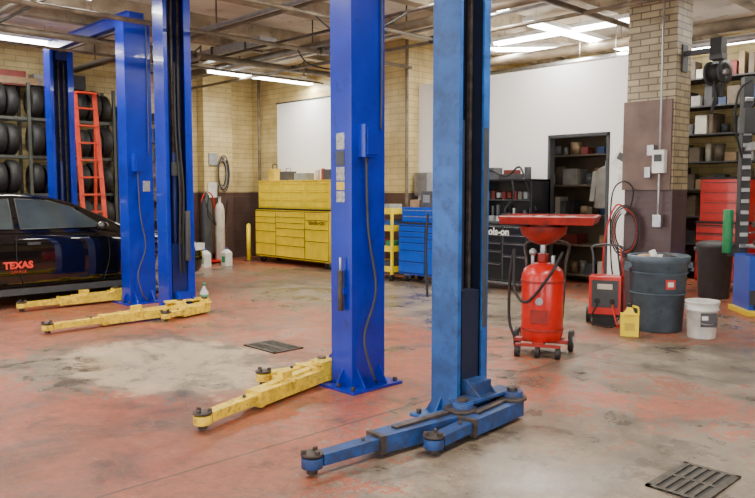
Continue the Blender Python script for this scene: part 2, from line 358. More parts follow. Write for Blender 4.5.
def lift_post(parent,x,y,H,sgn,m,mi,arms,am,am2,D=.25,W=.36,detail='latch',lip=.05):
    b=MB(); t=.016
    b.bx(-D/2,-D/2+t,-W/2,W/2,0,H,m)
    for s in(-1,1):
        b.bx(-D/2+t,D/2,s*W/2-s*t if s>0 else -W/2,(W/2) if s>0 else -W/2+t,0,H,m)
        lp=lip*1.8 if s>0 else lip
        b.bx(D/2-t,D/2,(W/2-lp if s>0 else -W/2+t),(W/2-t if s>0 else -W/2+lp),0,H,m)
    b.bx(-D/2+t,-D/2+t+.008,-W/2+t,W/2-t,0,H,mi)  # dark inner faces carry painted channel shade
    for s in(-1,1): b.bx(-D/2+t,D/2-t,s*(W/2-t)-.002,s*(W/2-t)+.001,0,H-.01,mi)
    b.cyl((-.02,0,.05),(-.02,0,1.95),.04,mi); b.cyl((-.02,0,1.95),(-.02,0,H-.1),.02,DSTEEL)
    b.bx(-.005,.02,.06,.085,.1,H-.1,DSTEEL)
    b.bx(-D/2,D/2,-W/2,W/2,H,H+.02,m); b.bx(-D/2+.03,D/2+.02,-.09,.09,H-.16,H,mi)
    b.bx(-D/2-.11,D/2+.10,-W/2-.09,W/2+.09,0,.02,m)
    for s in(-1,1):
        for xx in(-D/2-.065,-.02,D/2+.05): b.cyl((xx,s*(W/2+.05),.02),(xx,s*(W/2+.05),.05),.018,DSTEEL,seg=6)
        M=Matrix.Translation((-D/2,s*W*.33+.006,.02))@Rm((RAD(90),0,0)); b.prism([(0,0),(-.09,0),(0,.14)],.012,m,M)
        M=Matrix.Translation((-.02,s*W/2,.02))@Rm((RAD(90),0,RAD(90 if s>0 else -90))); b.prism([(0,0),(.08,0),(0,.13)],.012,m,M)
    b.bx(-.03,D/2-.02,-W/2+.07,W/2-.07,.06,.85,mi)
    bm_=m if am is YELD else am
    b.bx(D/2-.03,D/2+.09,-.085,.085,.04,.27,bm_)
    b.bx(D/2+.02,D/2+.15,-.26,.26,.028,.042,am); b.bx(D/2+.02,D/2+.15,-.26,.26,.165,.185,am)
    b.bx(D/2+.02,D/2+.04,-.24,.24,.04,.17,am)
    for s in(-1,1):
        M=Matrix.Translation((D/2+.085,s*.085+.006,.18))@Rm((RAD(90),0,0)); b.prism([(-.06,0),(.06,0),(-.06,.10)],.012,bm_,M)
    for (p0,p1,z,st) in arms: arm(b,p0,p1,z,am,am2,stop=st)
    if detail in('latch','latch_l'):
        b.box((-D/2-.045,.05,1.86),(.09,.13,.24),m); b.box((-D/2-.095,.05,1.86),(.012,.10,.2),BLUE)
        b.tube([(-D/2-.03,.05,1.74),(-D/2-.03,.03,1.2),(-D/2-.06,-.02,.75),(-D/2-.05,.09,.4),(-D/2-.10,.05,.12),(-D/2-.04,-.05,.03)],.010,DGR)
        b.tube([(-D/2-.02,-.12,H-.02),(-D/2-.02,-.12,2.4),(-D/2-.02,-.11,1.95)],.008,DGR)
    ys=1 if sgn<0 else -1
    if detail=='latch':
        for z0,z1,mm in((1.80,1.92,LABEL),(1.68,1.79,DGR),(1.57,1.67,LABEL),(1.50,1.56,ASS[5]),(1.41,1.49,LABEL)):
            b.bx(-.04,.05,ys*W/2-.001 if ys>0 else -W/2-.003,ys*W/2+.003 if ys>0 else -W/2+.001,z0,z1,mm)
        yy=ys*(W/2+.035)
        b.cyl((-.03,yy,.60),(-.03,yy,.90),.022,DSTEEL); b.cyl((-.03,yy,.90),(-.03,yy,1.0),.010,STEEL)
        b.box((-.03,ys*(W/2+.015),.75),(.07,.04,.05),m)
    if detail=='latch_l':
        b.box((-D/2-.003,-.08,1.55),(.006,.10,.14),LABEL)
    if detail=='hoses':
        for k,o in enumerate((.0,.045)):
            b.tube([(D/2+.01,-.05+o,3.0),(D/2+.03,-.06+o,2.2),(D/2+.07,-.04+o,1.5),(D/2+.06,-.05+o,.9),(D/2+.03,-.03+o,.5)],.012,BLK)
        b.cyl((D/2+.05,.06,.65),(D/2+.05,.06,1.25),.035,DGR)
        b.box((D/2+.02,-.06,1.75),(.05,.10,.16),DGR)
    if detail=='worn':
        b.tube([(-D/2-.02,-W/2-.02,1.35),(-D/2-.035,-W/2-.02,1.1),(-D/2-.02,-W/2-.02,.8)],.008,BLK)
        b.bx(D/2-.004,D/2+.006,W/2-.06,W/2-.02,.6,1.9,DGR)
    return b.done('lift_post',(x,y,0),0 if sgn>0 else math.pi,parent=parent)
L1=empty('two_post_lift',(-10.6,4.5,0))
def rel(e,o): o.location=Vector(o.location)-Vector(e.location)
rel(L1,lift_post(L1,-9.27,4.5,3.68,-1,BLUE,BLUED,[((.26,.2),(.24,1.42),.085,True)],YELD,YELD,detail='latch_l'))
rel(L1,lift_post(L1,-11.93,4.55,3.68,1,BLUE,BLUED,[((.24,-.15),(.16,-1.2),.085,False)],YELD,YELD,detail='none'))
b=MB(); b.bx(-1.42,1.42,-.10,.10,3.66,3.80,BLUE); b.bx(-1.35,1.35,-.12,.12,3.80,3.815,BLUE); b.bx(-1.2,1.2,-.02,.02,3.62,3.66,DSTEEL)
b.done('overhead_beam',(0,0.02,0),parent=L1)
L2=empty('two_post_lift',(-6.1,4.1,0))
rel(L2,lift_post(L2,-4.14,3.79,3.98,-1,BLUE,BLUED,[((.25,.16),(-.14,1.45),.075,True),((.27,-.20),(.47,.56),.075,False)],YELD,YELD,detail='latch',D=.235,W=.34))
rel(L2,lift_post(L2,-8.15,4.45,3.98,1,BLUE,BLUED,[((.24,-.1),(.30,-1.66),.075,True),((.26,.22),(.50,-.42),.075,False)],YELD,YELD,detail='hoses'))
L3=empty('two_post_lift',(-3.07,3.72,0))
rel(L3,lift_post(L3,-3.08,3.73,3.98,1,DBLUE,DBLUEI,[((.21,-.22),(.13,-1.36),.08,False),((.27,.22),(.38,-.68),.08,False)],DBLUEA,DSTEEL,W=.31,D=.22,detail='worn',lip=.035))

# ---------------------------------------------------------------- car
def build_car():
    car=empty('car',(-10.72,3.6,0))
    st=[(2.36,.62,.30,.60,.66),(2.30,.76,.22,.68,.74),(2.1,.86,.18,.76,.82),(1.75,.91,.17,.82,.89),(1.3,.925,.17,.88,.95),(.9,.925,.17,.93,.99),(.4,.925,.17,.95,1.0),(-.2,.925,.17,.96,1.0),(-.8,.925,.17,.97,1.0),(-1.3,.93,.17,.99,1.03),(-1.8,.92,.19,1.0,1.04),(-2.2,.86,.25,.98,1.03),(-2.34,.74,.38,.92,.97)]
    bm=bmesh.new(); rings=[]
    for x,w,zb,ze,zt in st:
        half=[(w*.88,zb),(w*.985,zb+.10),(w,zb+.30),(w*.995,ze-.14),(w*.95,ze-.03),(w*.86,ze+.0),(w*.5,zt),(0,zt+.012)]
        pts=[(0,zb)]+half+[(-a,c) for a,c in reversed(half[:-1])]
        rings.append([bm.verts.new((x,a,c)) for a,c in pts])
    n=len(rings[0])
    for A,Bq in zip(rings,rings[1:]):
        for i in range(n): bm.faces.new((A[i],A[(i+1)%n],Bq[(i+1)%n],Bq[i]))
    bm.faces.new(rings[0]); bm.faces.new(list(reversed(rings[-1])))
    bmesh.ops.recalc_face_normals(bm,faces=bm.faces[:])
    me=bpy.data.meshes.new('body'); bm.to_mesh(me); bm.free(); me.materials.append(CARP)
    for p in me.polygons: p.use_smooth=True
    o=bpy.data.objects.new('body_tmp',me); CO.objects.link(o)
    sb=o.modifiers.new('s','SUBSURF'); sb.levels=2; sb.render_levels=2
    cut=[]
    for cx in(1.42,-1.35):
        c=MB(); c.cyl((cx,-1.2,.35),(cx,-.62,.35),.39,BLK,seg=40); c.cyl((cx,.62,.35),(cx,1.2,.35),.39,BLK,seg=40); co=c.done('cut',bevel=0); cut.append(co)
        bo=o.modifiers.new('b','BOOLEAN'); bo.operation='DIFFERENCE'; bo.object=co; bo.solver='EXACT'
    dg=bpy.context.evaluated_depsgraph_get(); dg.update()
    me2=bpy.data.meshes.new_from_object(o.evaluated_get(dg))
    for q in cut+[o]: bpy.data.objects.remove(q)
    me2.materials.clear(); me2.materials.append(CARP)
    body=bpy.data.objects.new('body',me2); CO.objects.link(body); body.parent=car
    DX=.22
    def prof(x):
        x=x-DX
        P=[(.95,.95),(.55,1.15),(.15,1.34),(-.15,1.42),(-.6,1.455),(-1.1,1.43),(-1.5,1.33),(-1.9,1.15),(-2.2,1.03)]
        for (x0,z0),(x1,z1) in zip(P,P[1:]):
            if x1<=x<=x0: return z0+(z1-z0)*(x0-x)/(x0-x1)
        return .95
    def topw(z): return .80-.21*(z-.95)/.48
    g=MB(); rings=[]; xs=[.95+DX-.1*i for i in range(32)]
    for x in xs:
        z=max(prof(x),.96); w=topw(z)
        half=[(.84,.90),(w+.02,z-.05 if z>1.0 else .93),(w-.03,z-.015),(w*.6,z+.005),(0,z+.01)]
        pts=half+[(-a,c) for a,c in reversed(half[:-1])]
        rings.append([g.bm.verts.new((x,a,c)) for a,c in pts])
    ip,ig=g.mi(CARP),g.mi(GLASS)
    for k,(A,Bq) in enumerate(zip(rings,rings[1:])):
        for i in range(len(A)-1):
            f=g.bm.faces.new((A[i],A[i+1],Bq[i+1],Bq[i])); f.smooth=True
            xm=xs[k]-.05-DX
            f.material_index= ig if (2<=i<=len(A)-4 and ((.1<xm<.9) or (-2.05<xm<-1.3))) else ip
    def sidep(x,z,s,off):
        zr=prof(x); w=topw(zr)+.02; t=(z-.90)/(max(zr-.05,.95)-.90); return Vector((x,s*(.84+(w-.84)*min(t,1)+off),z))
    for s in(-1,1):
        for poly in([(.58,1.0),(-.50,1.0),(-.50,1.385),(-.1,1.36),(.2,1.27)],[(-.58,1.0),(-1.5,1.04),(-1.28,1.26),(-1.0,1.35),(-.58,1.385)]):
            poly=[(x+DX*.6,z) for x,z in poly]
            vs=[g.bm.verts.new(sidep(x,z,s,.012)) for x,z in poly]; f=g.bm.faces.new(vs); f.material_index=ig
            P=[sidep(x,z,s,.014) for x,z in poly]
            for a,c in zip(P,P[1:]+P[:1]): g.cyl(a,c,.006,DGR,seg=6)
        g.sph((.62,s*1.0,1.02),.1,CARP,(.8,1.0,.62))
        g.cyl((.62,s*.88,.98),(.62,s*.95,1.0),.03,CARP)
        g.tube([(.72,s*.934,.9),(.74,s*.934,.6),(.65,s*.93,.28)],.004,BLK); g.tube([(-.46,s*.934,.92),(-.46,s*.934,.6),(-.38,s*.934,.28)],.004,BLK)
        g.box((-.25,s*.94,.82),(.16,.02,.03),DGR); g.bx(1.0,-.95,s*.90,s*.925,.17,.25,DGR)
        g.box((2.2,s*.74,.64),(.22,.14,.10),WHT,(0,0,-s*.5)); g.box((-2.3,s*.6,.82),(.06,.3,.12),RED)
        g.box((1.02,s*.935,.72),(.10,.015,.05),STEEL)
        for cx in(1.42,-1.35):
            M=Matrix.Translation((cx,s*.80,.34))@Rm((RAD(90),0,0))
            g.ring([(.25,-.11),(.315,-.115),(.34,-.08),(.34,.08),(.315,.115),(.25,.11)],BLK,M,32)
            g.cyl((cx,s*.74,.34),(cx,s*.78,.34),.25,DGR,seg=28)
            g.ring([(.235,-.10),(.255,-.10),(.255,.10),(.235,.10)],STEEL,M,28)
            for k in range(5):
                an=k*2*math.pi/5; g.beam((cx,s*.885,.34),(cx+.245*math.cos(an),s*.885,.34+.245*math.sin(an)),.05,.03,STEEL)
            g.cyl((cx,s*.86,.34),(cx,s*.91,.34),.05,STEEL)
    g.bx(2.28,2.37,-.45,.45,.34,.52,BLK)
    g.done('cabin_and_trim',bevel=0,parent=car)
    text('TEXAS',.12,mat('decal_red',(.75,.05,.03),.4),(-.45,-.938,.55),(RAD(90),0,0),car,bold=.006)
    text('GARAGE',.05,ASS[0],(-.45,-.938,.47),(RAD(90),0,0),car)
    car.rotation_euler=(0,0,RAD(90))
    return car
build_car()

# ---------------------------------------------------------------- tool cabinets (drawers face -y)
def cabinet(name,x0,x1,y0,y1,z0,z1,m,cols,trim=BLK,handle=STEEL,caster=True):
    b=MB(); W=x1-x0; D=y1-y0; base=.13 if caster else 0
    b.bx(-W/2,W/2,-D/2,D/2,z0+base,z1,m)
    b.bx(-W/2-.01,W/2+.01,-D/2-.012,D/2,z1,z1+.03,trim)
    b.bx(-W/2+.01,W/2-.01,-D/2-.006,-D/2,z0+base+.02,z1-.02,trim)
    cx=-W/2
    for frac,rows in cols:
        w=W*frac; tot=sum(rows); z=z1-.03; hh=(z1-z0-base-.06)
        for r in rows:
            h=hh*r/tot
            b.bx(cx+.015,cx+w-.015,-D/2-.02,-D/2-.004,z-h+.008,z-.006,m)
            b.bx(cx+.03,cx+w-.03,-D/2-.030,-D/2-.018,z-.024,z-.012,handle)
            z-=h
        cx+=w
    if caster:
        for sx in(-1,1):
            for sy in(-1,1):
                X=sx*(W/2-.12);Y=sy*(D/2-.1)
                b.cyl((X-.025,Y,.065),(X+.025,Y,.065),.065,BLK,seg=16); b.box((X,Y,.115),(.1,.1,.03),STEEL); b.box((X+.035,Y,.09),(.008,.04,.08),STEEL)
    b.cyl((W/2+.05,-D/2+.08,z1-.12),(W/2+.05,D/2-.08,z1-.12),.013,STEEL)
    for yy in(-D/2+.08,D/2-.08): b.cyl((W/2,yy,z1-.12),(W/2+.05,yy,z1-.12),.01,STEEL)
    return b,((x0+x1)/2,(y0+y1)/2,0)
b,loc=cabinet('c',-12.87,-10.5,8.88,9.48,0,1.1,YEL,[(.30,[1,1,1.4,2,2]),(.40,[1,1,1,1.4,1.6,2]),(.30,[1,1.2,1.5,2.3])],BLK,YELD)
W=2.37
b.bx(-W/2,W/2,-.22,.29,1.13,1.67,YEL); b.bx(-W/2-.01,W/2+.01,-.24,.30,1.67,1.695,YELD)
for i in range(3):
    for k in range(3):
        x0=-W/2+.03+i*(W-.06)/3; b.bx(x0+.01,x0+(W-.06)/3-.01,-.236,-.222,1.16+k*.165,1.315+k*.165,YEL); b.bx(x0+.05,x0+(W-.06)/3-.05,-.246,-.234,1.29+k*.165,1.302+k*.165,YELD)
for i in range(6): b.bx(-W/2-.004+0,-W/2+.0,-.2+i*.07,-.16+i*.07,1.2,1.5,BLK)
yc=b.done('yellow_tool_cabinet',loc,bevel=.006)
text('tools-on',.14,BLK,(.85,-.334,.88),(RAD(90),0,0),yc,bold=.0)
b=MB()
b.box((0,0,.09),(.3,.2,.18),ASS[3]); b.box((.5,.02,.07),(.4,.2,.14),ASS[6]); b.box((-.45,0,.12),(.2,.18,.24),ASS[5]); b.tube([(-.52,0,.24),(-.52,0,.33),(-.38,0,.33),(-.38,0,.24)],.01,BLK)
b.cyl((.95,0,0),(.95,0,.2),.05,ASS[1]); b.cyl((1.08,.03,0),(1.08,.03,.22),.04,ASS[0]); b.box((1.3,0,.1),(.2,.15,.2),ASS[3])
b.tube([(-.05,0,.18),(-.05,0,.24),(.08,0,.24),(.08,0,.18)],.01,STEEL)
b.done('tool_cases',(-12.1,9.15,1.695))
b=MB()
for sx in(-.5,.5):
    for sy in(-.24,.24):
        b.bx(sx-.02,sx+.02,sy-.02,sy+.02,.1,1.12,YEL); b.cyl((sx-.02,sy,.055),(sx+.02,sy,.055),.055,BLK,seg=14)
for z in(.14,.48,.82,1.1):
    b.bx(-.5,.5,-.24,.24,z,z+.02,YEL); b.bx(-.5,.5,-.25,-.235,z,z+.10,YEL); b.bx(.485,.505,-.24,.24,z,z+.10,YEL); b.bx(-.505,-.485,-.24,.24,z,z+.1,YEL)
for i,(x,z) in enumerate(((.3,.18),(.05,.18),(.35,.52),(0,.52),(.3,.86),(.05,.86),(.25,1.13))): b.box((x,0,z+.07),(.2,.3,.13),ASS[(i*2+3)%9])
b.done('yellow_service_cart',(-9.02,8.8,0))
b,loc=cabinet('c',-8.42,-7.5,8.62,9.12,0,.95,CBLUE,[(.64,[1,1,1,1.4,2,2]),(.36,[1,1,1.4,4])],BLK,CBLUE)
b.bx(-.44,.44,-.2,.22,.98,1.20,CBLUE); b.bx(-.45,.45,-.21,.23,1.20,1.22,CBLUE)
for k in range(2): b.bx(-.42,.42,-.215,-.2,1.0+k*.1,1.085+k*.1,CBLUE); b.bx(-.38,.38,-.226,-.214,1.065+k*.1,1.078+k*.1,STEEL)
b.done('blue_tool_chest',loc,bevel=.006)
b=MB(); b.box((0,0,.13),(.24,.2,.26),ASS[3]); b.box((0,-.101,.14),(.14,.004,.12),ASS[6]); b.cyl((.22,0,0),(.22,0,.22),.04,ASS[0]); b.box((-.26,0,.06),(.2,.2,.12),ASS[4]); b.done('bench_radio',(-7.98,8.9,1.22))
b,loc=cabinet('c',-7.38,-6.12,8.92,9.5,0,1.0,BLKG,[(.66,[1,1,1,1.5,2]),(.34,[1,1,1.5,3])],DGR,CHROME)
b.bx(-.63,.63,.24,.29,1.03,1.66,BLKG); b.bx(-.63,-.60,-.2,.29,1.03,1.66,BLKG); b.bx(.60,.63,-.2,.29,1.03,1.66,BLKG); b.bx(-.63,.63,-.2,.29,1.63,1.66,BLKG)
b.bx(-.6,.6,-.05,.24,1.34,1.36,DGR)
for i in range(12):
    x=-.55+i*.1; b.cyl((x,.05,1.03),(x,.05,1.03+random.uniform(.1,.25)),random.uniform(.015,.04),random.choice([CHROME,ASS[3],DULL[2],ASS[3],STEEL]),seg=10)
    b.box((x,.1,1.36+.06),(.07,.1,random.uniform(.08,.16)),random.choice([ASS[3],ASS[6],DULL[4],ASS[3],DULL[5]]))
for i in range(9): b.box((-.5+i*.13,-.16+.04*(i%2),1.07),(.10,.10,.08),random.choice([ASS[3],ASS[6],STEEL,ASS[2],CHROME]),(0,0,i))
b.tube([(-.4,-.1,1.66),(-.2,-.12,1.80),(.1,-.1,1.70),(.35,-.12,1.84),(.5,-.15,1.6),(.64,-.1,1.2)],.014,BLK)
b.tube([(.3,-.22,1.64),(.34,-.24,1.4),(.2,-.25,1.2),(.3,-.25,1.08)],.012,BLK)
b.box((-.3,0,1.75),(.34,.25,.18),ASS[3],(0,0,.1)); b.box((-.3,-.128,1.76),(.20,.01,.09),ASS[6],(0,0,.1)); b.box((.12,0,1.70),(.3,.22,.08),DGR); b.cyl((.42,0,1.66),(.42,0,1.84),.05,DULL[2]); b.box((.14,0,1.77),(.2,.16,.06),DULL[5])
bc=b.done('black_tool_chest',loc,bevel=.006)
text('tools-on',.15,WHT,(.08,-.327,.88),(RAD(90),0,0),bc,bold=.004)

# ---------------------------------------------------------------- oil drain
b=MB()
b.lathe([(.10,.12),(.17,.13),(.19,.18),(.19,.72),(.17,.78),(.09,.83),(.05,.84)],RED,seg=32)
b.ring([(.192,.22),(.198,.22),(.198,.24),(.192,.24)],REDD); b.ring([(.192,.66),(.198,.66),(.198,.68),(.192,.68)],REDD)
b.cyl((0,0,.84),(0,0,1.06),.03,STEEL); b.cyl((0,0,.84),(0,0,.92),.05,REDD)
b.lathe([(.04,1.0),(.10,1.02),(.20,1.10),(.215,1.17),(.20,1.17),(.18,1.12)],REDD,seg=32)
b.bx(-.32,.44,-.30,.30,1.20,1.215,REDD)
for s in(-1,1): b.box((.06,s*.315,1.235),(.80,.03,.07),REDD,(s*-.35,0,0)); b.box((.06+s*.395,0,1.235),(.03,.62,.07),REDD,(0,s*.35,0))
b.cyl((0,0,1.15),(0,0,1.21),.12,REDD)
for i in range(4): b.box((-.15+i*.13,-.05+.03*(i%2),1.24),(.09,.07,.05),random.choice([STEEL,DSTEEL,ASS[6]]),(0,0,i))
b.beam((-.24,-.02,.12),(.24,-.02,.12),.10,.03,REDD); b.beam((0,-.25,.12),(0,.22,.12),.10,.03,REDD)
for s in(-1,1): b.cyl((s*.23,.14,.10),(s*.27,.14,.10),.10,BLK,seg=20); b.cyl((s*.225,.14,.10),(s*.275,.14,.10),.045,STEEL,seg=12)
b.cyl((-.27,.14,.10),(.27,.14,.10),.012,STEEL)
b.beam((-.2,.14,.11),(.2,.14,.11),.06,.03,REDD)
for s in(-.18,.0,.18): b.cyl((s-.02,-.25,.05),(s+.02,-.25,.05),.05,BLK,seg=14)
b.beam((-.2,-.24,.11),(.2,-.24,.11),.05,.02,REDD)
b.tube([(-.16,.17,.3),(-.18,.2,.8),(-.18,.26,1.0),(.18,.26,1.0),(.18,.2,.8),(.16,.17,.3)],.014,DSTEEL)
b.tube([(.12,-.1,.8),(.2,-.22,.95),(.1,-.27,.75),(-.1,-.24,.5),(-.24,-.1,.6),(-.26,0,.95),(-.3,.0,.7),(-.3,-.02,.3),(-.24,-.06,.14)],.014,BLK)
b.cyl((.0,-.185,.5),(.0,-.2,.5),.035,STEEL); b.box((0,-.19,.36),(.16,.01,.12),REDD); b.cyl((.09,0,.8),(.09,0,.9),.02,STEEL); b.cyl((-.09,-.02,.8),(-.09,-.02,.9),.018,STEEL)
b.sph((-.09,-.02,.93),.035,STEEL)
x,y,_=S(1.52,6.72); b.done('waste_oil_drain',(x,y,0),RAD(25),bevel=.003)

# ---------------------------------------------------------------- bins and cans
def lathe_obj(name,prof,m,loc,extra=None,seg=36,rz=0):
    b=MB(); b.lathe(prof,m,seg=seg)
    if extra: extra(b)
    return b.done(name,loc,rz,bevel=0)
def tr(b):
    for z in(.62,.40): b.ring([(.285+.04*(z-.4),z),(.297+.04*(z-.4),z+.008),(.285+.04*(z-.4),z+.016)],TRASH,seg=36)
    for s in(-1,1): b.box((s*.315,0,.70),(.05,.12,.05),TRASH); b.box((s*.335,0,.66),(.02,.14,.04),TRASH)
    b.sph((.05,.02,.72),.18,ASS[1],(1,1,.5)); b.sph((-.12,.08,.74),.12,ASS[4],(1,1,.6)); b.box((.1,-.12,.78),(.16,.1,.08),ASS[3],(.3,.2,.5)); b.cyl((-.05,-.15,.72),(-.1,-.1,.86),.035,ASS[1])
    b.box((0.05,-.287,.52),(.10,.01,.10),ASS[0],(-.05,0,.15)); b.box((.05,-.292,.52),(.06,.01,.05),ASS[1],(-.05,0,.15))
x,y,_=S(3.02,7.86)
lathe_obj('trash_can',[(.24,0),(.255,.01),(.295,.72),(.315,.73),(.32,.80),(.305,.81),(.29,.79),(.285,.68),(.1,.66)],TRASH,(x,y,0),tr,rz=RAD(40))
def pk(b):
    b.tube([(-.165,0,.34),(-.15,-.12,.22),(0,-.185,.16),(.15,-.12,.22),(.165,0,.34)],.004,STEEL)
    for s in(-1,1): b.cyl((s*.155,0,.33),(s*.175,0,.33),.02,STEEL)
    b.box((.02,-.152,.2),(.16,.006,.14),ASS[3])
    b.box((-.02,-.157,.22),(.06,.004,.04),WHT)
x,y,_=S(3.31,7.42)
lathe_obj('plastic_pail',[(.13,0),(.135,.01),(.15,.28),(.163,.285),(.163,.30),(.153,.305),(.163,.36),(.168,.365),(.168,.38),(.155,.38),(.152,.33),(.05,.32)],WHT,(x,y,0),pk,rz=RAD(40))
x,y,_=S(4.70,10.2)
lathe_obj('grey_bin',[(.19,0),(.2,.01),(.235,.70),(.25,.71),(.25,.75),(.235,.76),(.2,.78),(.08,.80)],DGR,(x,y,0),lambda b:[b.box((s*.25,0,.68),(.04,.12,.05),DGR) for s in(-1,1)])
b=MB()
b.box((0,0,.115),(.18,.11,.23),YEL); b.beam((0,0,.23),(0,0,.30),.105,.16,YEL,.045,.05); b.cyl((0,0,.29),(0,0,.335),.026,BLK)
b.tube([(.02,0,.31),(.08,0,.29),(.085,0,.22)],.012,YEL); b.box((0,-.056,.10),(.10,.004,.08),ASS[5])
x,y,_=S(2.60,7.50); b.done('oil_jug',(x,y,0),RAD(30),bevel=.02)

b=MB()
b.box((0,0,.34),(.34,.26,.42),RED); b.box((0,-.135,.36),(.28,.01,.30),DGR); b.box((0,-.142,.44),(.16,.008,.06),ASS[8]); b.cyl((-.08,-.14,.28),(-.08,-.16,.28),.03,BLK); b.cyl((.08,-.14,.28),(.08,-.16,.28),.03,BLK)
b.tube([(-.15,.14,.1),(-.15,.15,.7),(-.15,.2,.86),(.15,.2,.86),(.15,.15,.7),(.15,.14,.1)],.013,DGR)
for s in(-1,1): b.cyl((s*.17,.1,.09),(s*.21,.1,.09),.09,BLK,seg=20); b.cyl((s*.165,.1,.09),(s*.215,.1,.09),.03,STEEL,seg=10)
b.box((0,-.1,.07),(.26,.03,.14),BLK); b.bx(-.17,.17,-.12,.14,.10,.13,BLK)
b.tube([(.08,-.14,.25),(.12,-.2,.1),(.15,-.2,.02),(.2,-.1,.1),(.19,.02,.4),(.17,.1,.6),(.14,.16,.84)],.010,RED); b.tube([(-.08,-.14,.25),(-.14,-.2,.06),(-.02,-.22,.02),(.1,-.2,.02),(.18,-.1,.2),(.16,0,.5),(.1,.2,.86)],.010,BLK)
x,y,_=S(2.55,8.15); b.done('battery_charger',(x,y,0),RAD(25),bevel=.008)

b=MB()
px0,py=-4.25,8.14
for k in range(4):
    r=.18+.02*k; cx=px0+.06; cz=1.02
    pts=[(cx+r*math.cos(a)*.75,py-.03-.010*k,cz+r*1.25*math.sin(a)) for a in [i*math.pi/6 for i in range(13)]]
    b.tube(pts,.009,[BLK,REDD,BLK,BLK][k])
b.tube([(px0+.1,py-.03,1.25),(px0-.05,py-.06,1.32),(px0-.18,py-.05,1.0),(px0-.2,py-.05,.5),(px0-.05,py-.06,.1),(px0+.1,py-.06,.02),(px0+.2,py-.06,.02)],.011,RED)
b.tube([(px0+.1,py-.03,1.25),(px0+.15,py-.05,1.5),(px0+.02,py-.06,1.6),(px0-.12,py-.05,1.4),(px0-.1,py-.05,.6),(px0+.0,py-.05,.3)],.009,BLK)
b.cyl((px0+.06,py+.02,1.24),(px0+.06,py-.10,1.24),.03,STEEL)
b.done('air_hose_coil',bevel=0)
b=MB()
b.box((-3.80,8.10,1.82),(.14,.08,.26),WHT); b.box((-3.80,8.055,1.86),(.09,.01,.08),DGR); b.box((-3.90,8.105,1.95),(.08,.07,.12),STEEL); b.box((-3.93,8.105,1.70),(.07,.07,.12),STEEL)
b.cyl((-3.80,8.10,1.95),(-3.80,8.10,CH-.42),.012,STEEL); b.cyl((-3.80,8.10,1.69),(-3.80,8.10,1.2),.012,STEEL); b.box((-3.80,8.10,1.15),(.1,.07,.14),STEEL)
b.done('wall_electrical_box',bevel=.004)
b=MB(); b.box((0,0,0),(.20,.006,.30),WHT,(0,.5,0)); b.box((0,-.005,0),(.14,.004,.10),ASS[3],(0,.5,0)); b.box((.02,-.004,-.28),(.16,.006,.12),WHT); b.done('wall_sign',(-5.03,9.585,1.95),bevel=0)
b=MB(); b.lathe([(.03,.60),(.10,.57),(.17,.50),(.15,.25),(.17,.0),(.15,-.02)],DULL[4],Matrix.Diagonal((1,.45,1,1)),seg=16)
b.beam((-.15,0,.52),(-.2,0,.08),.08,.07,DULL[4]); b.beam((.15,0,.52),(.2,0,.08),.08,.07,DULL[4]); b.cyl((0,0,.58),(0,0,.68),.006,STEEL); b.done('wall_hung_jacket',(-5.48,9.95,1.25),bevel=.01)

# ---------------------------------------------------------------- shelving
def shelving(name,x0,x1,y0,y1,H,levels,axis,frame=DGR,fill=.85,hmax=.38,wmax=.32,pal=None):
    b=MB(); W=x1-x0;D=y1-y0; pal=pal or ASS+[ASS[3],ASS[3],DGR,ASS[6],ASS[4]]
    for x in(x0+.02,x1-.02):
        for y in(y0+.02,y1-.02): b.bx(x-.02,x+.02,y-.02,y+.02,0,H,frame)
    for i in range(levels):
        z=.12+i*(H-.2)/(levels-1); b.bx(x0,x1,y0,y1,z,z+.025,frame)
        L=W if axis=='x' else D; p=.06
        while p<L-.2:
            w=random.uniform(.08,wmax); 
            if random.random()<fill:
                h=random.uniform(.12,hmax); dd=(D if axis=='x' else W)*random.uniform(.5,.8); m=random.choice(pal); a=random.uniform(-.2,.2)
                c=(x0+p+w/2,(y0+y1)/2) if axis=='x' else ((x0+x1)/2,y0+p+w/2)
                if random.random()<.35: b.cyl((c[0],c[1],z+.025),(c[0],c[1],z+.025+h),w*.4,m,seg=14)
                else: b.box((c[0],c[1],z+.025+h/2),(w*.85,dd,h) if axis=='x' else (dd,w*.85,h),m,(0,0,a))
            p+=w+.02
    b.done(name,bevel=0)
shelving('storage_shelf',-8.2,-5.1,10.5,10.95,2.6,6,'x',frame=DULL[1],fill=.8,hmax=.3,pal=DULL)
shelving('storage_shelf',-6.6,-1.0,12.4,12.95,3.4,8,'x',frame=DULL[0],fill=.97,wmax=.25,pal=DULL+[DULL[6],DULL[0],DULL[1]])
shelving('parts_shelf',-13.95,-13.5,6.2,7.55,2.9,8,'y',fill=.97,hmax=.3,wmax=.2,pal=DULL+[ASS[1],ASS[7]])
b=MB()
GF=mat('rack_green_grey',(.06,.065,.055),.5)
for y in(1.5,3.05,4.6,6.12):
    for x in(-13.94,-13.45): b.bx(x-.025,x+.025,y-.025,y+.025,0,3.35,GF)
for li,z in enumerate((.12,.78,1.44,2.10,2.76)):
    for x in(-13.88,-13.5): b.bx(x-.02,x+.02,1.5,6.1,z-.05,z,GF)
    y=1.66
    while y<6.0:
        if min(abs(y-q) for q in(3.05,4.6))>.12:
            R=random.uniform(.25,.29)
            M=Matrix.Translation((-13.64+random.uniform(-.01,.06),y,z+R))@Rm((RAD(90),0,random.uniform(-.08,.08)))
            b.ring([(.19,-.08),(R-.05,-.10),(R-.005,-.07),(R,0),(R-.005,.07),(R-.05,.10),(.19,.08)],BLK,M,18)
        y+=.205
